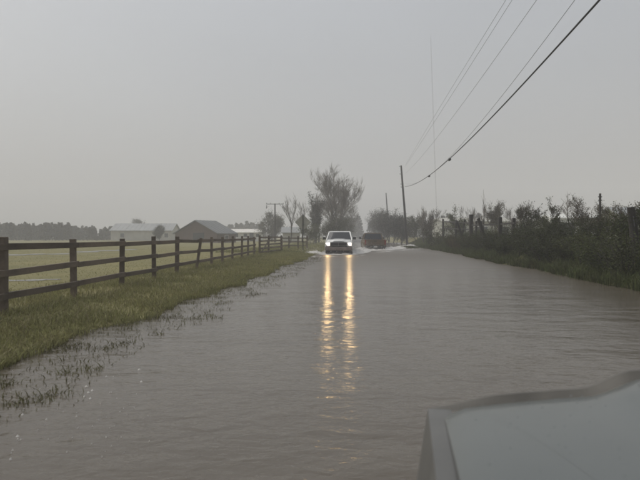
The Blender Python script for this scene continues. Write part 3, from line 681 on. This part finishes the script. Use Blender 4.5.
def span(name, pts, r, mt, label, n=48):
    pts = [Vector(p) for p in pts]; out_ = []
    for i in range(len(pts) - 1):
        p0, p1, p2, p3 = pts[max(i-1, 0)], pts[i], pts[i+1], pts[min(i+2, len(pts)-1)]
        for k in range(n // (len(pts) - 1)):
            t = k / (n // (len(pts) - 1)); t2, t3 = t*t, t*t*t
            out_.append(0.5 * ((2*p1) + (-p0+p2)*t + (2*p0-5*p1+4*p2-p3)*t2 + (-p0+3*p1-3*p2+p3)*t3))
    out_.append(pts[-1]); m = MB(); m.tube(out_, r, 6); return m
def wpt(px, py, u0=6.7):                 # the line runs u0 to the right of the road axis through the camera
    d = u0 / ((px - 320) / F - 0.073); return at(px, d, CAMH + (H0 - py) / F * d)
U0 = pa.x - 0.35 - 0.073 * 85
def sagged(pix, u0, zend, dnear):        # hang a parabola through the read-off bearings, ending on the pole
    P = [wpt(a_, b_, u0) for a_, b_ in pix]; ds = [p.y for p in P] + [85.0] ; zs_ = [p.z for p in P] + [zend]
    cf_ = np.polyfit(ds, zs_, 2, w=[1.0 / d for d in ds[:-1]] + [1 / 30.0])
    return [Vector((u0 + 0.073 * d, d, float(np.polyval(cf_, d)))) for d in np.linspace(dnear, 85, 40)]
def build_rel(m, name, mt, parent, **k):
    m.v = [tuple(Vector(p) - parent.location) for p in m.v]; return m.build(name, mt, parent, **k)
C0 = sagged([(599, 0), (567, 36.6), (520, 87), (473.4, 136), (449, 158.5), (428, 177)], U0, CAMH + 49.5 / F * 85, 2.0)
cb = empty('thick_cable', C0[-1])
m = MB(); m.tube(C0, 0.026, 6); build_rel(m, 'cable', M['wire'], cb, smooth=True)
for (px, L) in ((448, .5), (428, .45)):
    d = U0 / ((px - 320) / F - 0.073); k = min(range(len(C0)), key=lambda i: abs(C0[i].y - d)); p = C0[k]; dr = (C0[k-1] - C0[k]).normalized() * L / 2; dn = Vector((0, 0, .05))
    m = MB(); m.tube([p - dr - dn * .3, p - dr*.7 - dn, p + dr*.7 - dn, p + dr - dn * .3], [.03, .09, .09, .03], 8); build_rel(m, 'splice_case', M['wire'], cb)
tag(cb, 'thick black overhead cable with two splice cases', 'cable')
topz = pa.z + lt.z
for (pts, ze, lab) in (
    ([(512, 0), (481, 49), (452, 94), (437, 118)], topz - .1, 'thin overhead wire, right one of the faint close pair'),
    ([(506, 0), (475, 49), (449, 92), (435, 116)], topz + .05, 'thin overhead wire, leftmost where it leaves the picture top'),
    ([(536, 0), (508, 41), (480, 81), (451, 118)], topz - 1.1, 'thin overhead wire running alone in the middle'),
    ([(574, 0), (545, 41), (512, 83), (477, 126)], topz - 2.5, 'thin overhead wire closest to the thick cable')):
    u_ = U0 + .05; m = MB(); m.tube(sagged(pts, u_, ze, 2.0), 0.0075, 5); o = m.build('overhead_wire', M['thinwire']); tag(o, lab, 'wire', 'overhead wires')
# guyed radio mast far off
mb_ = at(437.5, 200); tm = empty('radio_mast', (mb_.x, mb_.y, .4)); topm = at(430.5, 200, CAMH + 196 / F * 200)
m = MB(); dv = Vector((topm.x - mb_.x, 0, topm.z))
for k in range(3):
    a = k * 2.094; o_ = Vector((math.cos(a) * .10, math.sin(a) * .10, 0)); m.tube([o_, dv + o_], .013, 4)
for i in range(40):
    c = dv * (i / 40); c2 = dv * ((i + .5) / 40)
    for k in range(3):
        a, a2 = k * 2.094, (k + 1) * 2.094; m.tube([c + Vector((math.cos(a)*.10, math.sin(a)*.10, 0)), c2 + Vector((math.cos(a2)*.10, math.sin(a2)*.10, 0))], .008, 3)
m.build('lattice', M['mast'], tm); m = MB(); m.tube([dv, dv + Vector((0, 0, 1.5))], .02, 6); m.build('antenna', M['mast'], tm)
tag(tm, 'very thin tall radio mast faint in the grey sky', 'mast')

# ------------------------------------------------------------------ pickups
def arc_body(parent, name, m, x_in, x_out, prof, wheels, wr, sx):
    """side panel from an outline (y,z) with wheel arches cut out of the lower edge"""
    pts = []
    y0, y1, zb = prof['y0'], prof['y1'], prof['zb']
    low = []
    for (yc, zc) in sorted(wheels):
        if y0 < yc < y1:
            for k in range(13):
                a = math.pi - math.pi * k / 12; y = yc + wr * math.cos(a); z = zc + wr * math.sin(a)
                low.append((y, max(z, zb)))
    low = [(y0, zb)] + low + [(y1, zb)]
    top = lambda y: np.interp(y, [p[0] for p in prof['top']], [p[1] for p in prof['top']])
    b = MB(); vs, n = [], len(low)
    for (y, z) in low: vs += [(sx*x_in, y, z), (sx*x_out, y, z), (sx*(x_out+.015), y, (z*.4+top(y)*.6)), (sx*(x_out-(.04 if x_out-x_in > .09 else .018)), y, float(top(y))), (sx*x_in, y, float(top(y)))]
    fs = []
    for i in range(n - 1):
        for k in range(5): k2 = (k + 1) % 5; fs.append((i*5+k, i*5+k2, (i+1)*5+k2, (i+1)*5+k))
    fs += [(0, 1, 2, 3, 4), tuple((n-1)*5 + k for k in (4, 3, 2, 1, 0))]
    b.add(vs, fs); return b.build(name, m, parent)

def pickup(name, label, loc, heading, paint, bumper_m, lamps=False, tail_lit=False, zs=1.0, hood_only=False, cap=False, mirrors=True, plate=True, hw=.98, bulge=.035, nose_r=.10, tall=True, own=False):
    """local axes: +y forward, nose at y=0, ground z=0"""
    t = empty(name, loc, heading); t.scale = (1, 1, zs)
    P, blk = M[paint], M['blackplastic']
    # hood: crowned grid with a raised centre and a rolled leading edge
    b = MB(); nx, ny = 33, 22; L = 1.32; vs = []
    for j in range(ny):
        s_ = j / (ny - 1); yb = -.015 - L * s_
        for i in range(nx):
            xr = -1 + 2 * i / (nx - 1); x = xr * (hw - (.06 if own else .115))
            y = yb - (.035 if own else .10) * (xr ** 2) * (1 - s_) ** 2
            z = 1.045 + .095 * s_ ** .8 + .035 * (1 - xr ** 2) * (2.14 if own else 1) + bulge * (1 - sstep(.40, .56, abs(xr)))
            z -= nose_r * max(0, 1 - s_ / .13) ** 2.2
            if abs(xr) > .93: z -= (.015 if own else .05) * ((abs(xr) - .93) / .07) ** 2
            vs.append((x, y, z))
    b.add(vs, [(j*nx+i, j*nx+i+1, (j+1)*nx+i+1, (j+1)*nx+i) for j in range(ny-1) for i in range(nx-1)])
    b.build('hood', P, t, smooth=True)
    wheels = [(-.92, .39), (-4.28, .39)]
    for sx in (-1, 1):
        fe = arc_body(t, 'fender', M['duskyfender'] if own else P, hw-(.085 if own else .10), hw, dict(y0=-1.55, y1=-.05 if own else -.16, zb=.48, top=[(-1.55, 1.11), (-.5, 1.065), (-.05, 1.035)] if own else [(-1.55, 1.10), (-.5, 1.055), (-.16, 1.0)]), wheels, .46, sx)
        arc_body(t, 'door', P, hw-.12, hw-.004, dict(y0=-2.98, y1=-1.556, zb=.45, top=[(-2.98, 1.10), (-1.55, 1.105)]), [], .46, sx)
        arc_body(t, 'bed_side', P, hw-.09, hw, dict(y0=-5.28, y1=-2.99, zb=.5, top=[(-5.28, 1.09), (-3.0, 1.10)]), wheels, .46, sx)
        b = MB(); b.box(sx*(hw-.01), sx*(hw+.025), -2.72, -2.56, .92, .95); b.build('door_handle', M['chrome'], t)
    # inner body mass between the panels
    b = MB(); b.box(-hw+.14, hw-.14, -1.2, -.12, .45, .985); b.box(-hw+.13, hw-.13, -3.05, -1.25, .42, 1.07); b.build('inner_body', blk, t)
    b = MB(); b.box(-hw+.10, hw-.10, -5.22, -3.08, .60, .68); b.build('bed_floor', P, t)
    # nose
    b = MB(); b.hexa([(-hw+.02,-.14,.72),(hw-.02,-.14,.72),(hw-.02,.0,.74),(-hw+.02,.0,.74),(-hw+.05,-.22,1.0),(hw-.05,-.22,1.0),(hw-.10,-.07,.995),(-hw+.10,-.07,.995)]); b.build('nose_panel', P, t, bevel=.03)
    gl = MB(); gl.box(-.60, .60, -.02, .03, .745, .965); gr_ = gl.build('grille', blk, t, bevel=.015)
    for k in range(4):
        b = MB(); z = .775 + .05 * k; b.box(-.58, .58, .028, .042, z, z + .016); b.build('grille_bar', M['chrome'] if k in (0, 3) else blk, gr_)
    b = MB(); b.box(-.012, .012, .03, .046, .75, .96); b.build('grille_bar', M['chrome'], gr_)
    for sx in (-1, 1):
        x0, x1 = sorted((sx*.62, sx*(hw-.05))); b = MB(); b.hexa([(x0,-.08,.76),(x1,-.14,.76),(x1,-.03,.76),(x0,.035,.76),(x0,-.08,.95),(x1,-.16,.94),(x1,-.06,.94),(x0,.01,.95)])
        hl = b.build('headlight', M['headlamp'] if lamps else M['clearlens'], t, bevel=.025, seg=3)
        b = MB(); b.box(x0+.05, x1-.04, -.02, .012, .70, .735); b.build('turn_signal', M['dirtymetal'], t)
        if lamps:
            ld = bpy.data.lights.new('headlight_beam', 'SPOT'); ld.energy = LAMP_W; ld.spot_size = R(50); ld.spot_blend = 1.0; ld.shadow_soft_size = .09; ld.color = (1, .66, .30)
            lo = bpy.data.objects.new('headlight_beam', ld); C.objects.link(lo); lo.parent = t; lo.location = (sx*.77, .10, .86); lo.rotation_euler = (R(90 - 1.5), 0, 0)
    b = MB(); pts = [(-hw-.01, -.22), (-hw+.03, .02), (-.55, .11), (.55, .11), (hw-.03, .02), (hw+.01, -.22)]
    vs = []
    for (x, y) in pts: vs += [(x, y - .12, .50), (x, y, .50), (x, y + .015, .61), (x, y, .70), (x, y - .12, .70)]
    fs = [(i*5+k, i*5+(k+1) % 5, (i+1)*5+(k+1) % 5, (i+1)*5+k) for i in range(5) for k in range(5)] + [(0, 1, 2, 3, 4), (29, 28, 27, 26, 25)]
    b.add(vs, fs); b.build('front_bumper', M[bumper_m], t, bevel=.012)
    b = MB(); b.hexa([(-.85,-.15,.25),(.85,-.15,.25),(.85,-.06,.27),(-.85,-.06,.27),(-.9,-.15,.50),(.9,-.15,.50),(.9,.0,.50),(-.9,.0,.50)]); b.build('air_dam', blk, t)
    # cab
    cb_, ct = hw - .05, hw - .22
    yA, yB, yC, yD = -1.25, -1.92, -2.86, -3.06; zb, zt = 1.09, 1.80
    if own: yA, yB = -1.52, -2.12
    b = MB()       # roof
    b.hexa([(-ct-.03,yC-.03,zt-.05),(ct+.03,yC-.03,zt-.05),(ct+.03,yB+.04,zt-.05),(-ct-.03,yB+.04,zt-.05),(-ct+.03,yC+.03,zt+.03),(ct-.03,yC+.03,zt+.03),(ct-.04,yB-.05,zt+.025),(-ct+.04,yB-.05,zt+.025)])
    b.build('roof', P, t, bevel=.03, smooth=False, seg=3)
    for sx in (-1, 1):
        for (ya, za, yb_, zb2, r) in ((yA, zb, yB, zt-.03, .045), (yD, zb, yC, zt-.03, .055)):
            b = MB(); b.tube([(sx*cb_, ya, za), (sx*(ct+.01), yb_, zb2)], r, 6); b.build('pillar', P, t)
        b = MB(); b.add([(sx*(cb_-.005), yA-.06, zb), (sx*(cb_-.005), yD+.05, zb), (sx*(ct+.015), yC+.04, zt-.05), (sx*(ct+.015), yB-.04, zt-.05),
                         (sx*(cb_-.03), yA-.06, zb), (sx*(cb_-.03), yD+.05, zb), (sx*(ct-.01), yC+.04, zt-.05), (sx*(ct-.01), yB-.04, zt-.05)],
                        [(0,1,2,3),(7,6,5,4),(0,4,5,1),(1,5,6,2),(2,6,7,3),(3,7,4,0)]); b.build('side_window', M['glass'], t)
        if mirrors:
            x0, x1 = sorted((sx*(hw+.03), sx*(hw+.25))); b = MB(); b.box(x0, x1, -1.52, -1.44, 1.12, 1.34); mi = b.build('wing_mirror', blk, t, bevel=.025)
            b = MB(); b.tube([(sx*(hw-.06), -1.48, 1.16), (sx*(hw+.06), -1.48, 1.2)], .02, 6); b.build('mirror_arm', blk, mi)
    for nm, ya, yb_ in (('windshield', yA + .02, yB + .03), ('rear_window', yD - .02, yC - .02)):
        b = MB(); k = 9; vs = []
        for j in range(5):
            s_ = j / 4; hwj = (cb_ - .02) + (ct - cb_) * s_
            for i in range(k):
                xr = -1 + 2 * i / (k - 1); bow = .07 * (1 - xr * xr) * (1 if nm == 'windshield' else -.35); vs.append((xr * hwj, ya + (yb_ - ya) * s_ + bow, zb - .02 + (zt - .03 - zb) * s_))
        b.add(vs, [(j*k+i, j*k+i+1, (j+1)*k+i+1, (j+1)*k+i) for j in range(4) for i in range(k-1)]); wn = b.build(nm, M['glass'], t, smooth=True)
        if nm == 'windshield':
            for sx in (-.5, .12):
                b = MB(); b.tube([(sx, ya + .10, zb + .0), (sx + .5, ya + .02, zb + .06)], .01, 5); b.build('wiper', blk, wn)
    # rear
    b = MB(); b.box(-hw+.12, hw-.12, -5.30, -5.235, .63, 1.085); tg = b.build('tailgate', P, t, bevel=.015)
    b = MB(); b.box(-.12, .12, -5.32, -5.30, .93, .985); b.build('tailgate_handle', blk, tg)
    b = MB(); b.box(-hw+.2, hw-.2, -5.312, -5.298, .70, .715); b.build('crease', P, tg)
    for sx in (-1, 1):
        x0, x1 = sorted((sx*(hw-.115), sx*(hw-.005))); b = MB(); b.box(x0, x1, -5.31, -5.24, .70, 1.05); b.build('tail_light', M['taillit'] if tail_lit else M['redlens'], t, bevel=.012)
    b = MB(); b.box(-hw+.03, hw-.03, -5.48, -5.33, .46, .60); b.build('rear_bumper', M['blackplastic'], t, bevel=.02)
    if plate:
        b = MB(); b.box(-.15, .15, -5.50, -5.482, .47, .59); b.build('licence_plate', M['plate'], t)
    for (yc, zc) in wheels:
        for sx in (-1, 1):
            b = MB(); b.wheelish((sx*(hw-.13), yc, zc), .39, .24, 28); w_ = b.build('wheel', M['rubber'], t)
            b = MB(); b.wheelish((sx*(hw-.02), yc, zc), .22, .05, 20); rm = b.build('rim', M['chrome'], w_)
    if own:        # smoked deflector standing up along the front edge of the hood
        b = MB(); vs = []; n = 161
        for i in range(n):
            xr = -1 + 2 * i / (n - 1); x = xr * (hw - .03); y = -.03 - .035 * xr ** 2
            z = 1.045 + .075 * (1 - xr ** 2) + bulge * (1 - sstep(.40, .56, abs(xr))) - .02; hgt = .016 * (1 - sstep(.80, 1.0, abs(xr))) + .006
            vs += [(x, y, z), (x, y + .03, z + hgt), (x, y + .04, z + hgt), (x, y + .012, z)]
        b.add(vs, [(4*i+k, 4*i+(k+1) % 4, 4*i+4+(k+1) % 4, 4*i+4+k) for i in range(n-1) for k in range(4)]); b.build('hood_deflector', M['smoked'], t, smooth=False)
    if own:        # rain beads on the hood
        b = MB(); rg_ = random.Random(9)
        for k in range(420):
            xr = rg_.uniform(-.95, .95); s_ = rg_.uniform(.06, .98); x = xr * (hw - .06); y = -.015 - 1.32 * s_
            z = 1.045 + .095 * s_ ** .8 + .075 * (1 - xr ** 2) + bulge * (1 - sstep(.40, .56, abs(xr))) - .001; r = rg_.uniform(.0015, .004)
            b.add([(x + r, y, z), (x, y + r, z), (x - r, y, z), (x, y - r, z), (x, y, z + r * .7)], [(0, 1, 4), (1, 2, 4), (2, 3, 4), (3, 0, 4)])
        tag(b.build('rain_beads', M['bead'], t, smooth=True), kind='stuff')
    if tall:       # high-set bonnet and belt line, shallower glass
        bpy.context.view_layer.update()
        for o_ in t.children_recursive:
            if o_.type == 'MESH' and not (o_.name.startswith('wheel') or o_.name.startswith('rim')):
                for v_ in o_.data.vertices: v_.co.z = float(np.interp(v_.co.z, [0, .45, 1.1, 1.83], [0, .45, 1.23, 1.84]))
            elif o_.type == 'LIGHT': o_.location.z += .09
    tag(t, label, 'pickup truck'); return t

LAMP_W = 64.0
RZ = -AL
wt = at(338.5, 44, -0.27)
pickup('pickup_truck', 'white pickup with lit headlights driving towards the camera through floodwater', wt, math.pi - AL, 'whitepaint', 'dirtymetal', lamps=True, zs=1.05)
bt = at(375, 57, -0.24); bh = R(0.3)
nose = Vector((bt.x, bt.y + 5.3, -0.24))
pickup('pickup_truck', 'tan brown pickup driving away through floodwater', nose, bh, 'brownpaint', 'dirtymetal', tail_lit=True, zs=1.0)
# the photographer's own vehicle: only its bonnet corner shows at lower right
own = (0.305 + 0.968, 1.85 - 0.153, -0.238)
pickup('silver_vehicle', 'silver-grey vehicle whose hood corner fills the lower right', own, R(-8.5), 'silverpaint', 'dirtymetal', zs=1.0, mirrors=False, tall=False, own=True, nose_r=.02, bulge=.045)

# ------------------------------------------------------------------ churned water round the trucks
def splash(name, label, path, width, height, seed, drops=200, res=.12, thr=.05):
    """lumpy foam heightfield along a path; ragged where the noise falls under the water line"""
    rg = random.Random(seed); b = MB(); path = [Vector(p) for p in path]
    x0 = min(p.x for p in path) - width; x1 = max(p.x for p in path) + width; y0 = min(p.y for p in path) - width; y1 = max(p.y for p in path) + width
    nx, ny = int((x1-x0)/res)+1, int((y1-y0)/res)+1; hz = {}; vs = []; fs = []
    for j in range(ny):
        for i in range(nx):
            p = Vector((x0 + i*res, y0 + j*res, 0)); best = 9
            for k in range(len(path)-1):
                a, c = path[k], path[k+1]; d = c - a; tt = max(0, min(1, (p-a).dot(d)/max(1e-6, d.length_squared))); best = min(best, (p - a - d*tt).length)
            f = 1 - best / width
            n_ = .5 + .5 * noise.noise((p.x*1.3, p.y*.8, seed)) + .45 * noise.noise((p.x*4, p.y*3, seed+9)) + .2 * noise.noise((p.x*9, p.y*8, seed))
            z = height * (max(0, f) ** .8) * n_ - thr * height
            hz[(i, j)] = z if best < width else -1; vs.append((p.x, p.y, max(z, -.03)))
    for j in range(ny-1):
        for i in range(nx-1):
            if max(hz[(i,j)], hz[(i+1,j)], hz[(i,j+1)], hz[(i+1,j+1)]) > 0.004: fs.append((j*nx+i, j*nx+i+1, (j+1)*nx+i+1, (j+1)*nx+i))
    b.add(vs, fs)
    for k in range(drops * 4):
        i = rg.randrange(len(path)-1); p = path[i].lerp(path[i+1], rg.random()); q = p + Vector((rg.gauss(0, width*.45), rg.gauss(0, width*.45), abs(rg.gauss(0, height*1.0)) + .01)); r = rg.uniform(.004, .016)
        b.add([q + Vector((r,0,0)), q + Vector((-r,0,0)), q + Vector((0,r,0)), q + Vector((0,-r,0)), q + Vector((0,0,r*1.4)), q + Vector((0,0,-r))], [(0,2,4),(2,1,4),(1,3,4),(3,0,4),(2,0,5),(1,2,5),(3,1,5),(0,3,5)])
    o = b.build(name, M['foam'], smooth=True); tag(o, label, 'splash', kind='stuff'); return o
splash('bow_splash', 'white water thrown out left of the white pickup', [at(305, 46), at(313, 45), at(325, 45.2)], .75, .30, 1)
splash('bow_splash', 'churned wash between the two pickups', [at(352, 45.5), at(357, 49), at(362, 54), at(366, 58)], .95, .42, 2, drops=420)
splash('bow_splash', 'foam line in front of the white pickup', [at(324, 43.2), at(340, 42.9), at(354, 43.6)], .35, .12, 3, drops=60)
splash('wake', 'foamy wake behind the brown pickup', [at(361, 55.6), at(374, 55.2), at(388, 57)], .75, .26, 4, drops=200)
splash('wake', 'pale wake spreading right of the brown pickup', [at(388, 60), at(398, 66), at(408, 74), at(416, 82)], 1.1, .30, 5, drops=200, res=.2)
splash('foam_streak', 'thin foam streaks drifting in front of the white pickup', [at(300, 40), at(318, 38), at(334, 39.5), at(352, 38), at(364, 41)], .8, .05, 6, drops=20, thr=.55)
splash('foam_streak', 'thin foam streaks drifting towards the right bank', [at(362, 50), at(380, 50), at(398, 54), at(412, 62)], 1.0, .05, 7, drops=20, thr=.5, res=.16)
# foam flecks on the near water
fl = MB(); rg = random.Random(77)
def fleck(px, py, r):
    p = at(px, CAMH * F / (py - H0)); n = 7; z = .008; fl.add([(p.x, p.y, z + r*.5)] + [(p.x + r*rg.uniform(.6, 1.3)*math.cos(6.283*k/n), p.y + 1.2*r*rg.uniform(.6, 1.3)*math.sin(6.283*k/n), -.002) for k in range(n)], [(0, k+1, (k+1) % n + 1) for k in range(n)])
for px, py in ((17, 437), (22, 415), (46, 420), (70, 390), (84, 397), (88, 393), (92, 391), (76, 417), (141, 382), (139, 370), (106, 377), (12, 451), (10, 460), (86, 387), (90, 399)): fleck(px, py, rg.uniform(.007, .014))
for k in range(60): fleck(rg.uniform(0, 150), rg.uniform(370, 470), rg.uniform(.003, .006))
tag(fl.build('foam_flecks', M['fleck']), 'small white foam flecks drifting on near water', 'foam', kind='stuff')

# ------------------------------------------------------------------ haze (rainy air)
hb = MB(); hb.box(-900, 900, -200, 900, -1.6, 72)
hm = bpy.data.materials.new('rain_haze'); hm.use_nodes = True; t = hm.node_tree; t.nodes.clear()
o = t.nodes.new('ShaderNodeOutputMaterial'); pv = t.nodes.new('ShaderNodeVolumePrincipled')
pv.inputs['Color'].default_value = (0.96, 0.955, 0.945, 1); pv.inputs['Density'].default_value = 0.0024; pv.inputs['Anisotropy'].default_value = 0.0
t.links.new(pv.outputs[0], o.inputs['Volume'])
hz_ = hb.build('haze', hm); tag(hz_, kind='stuff')
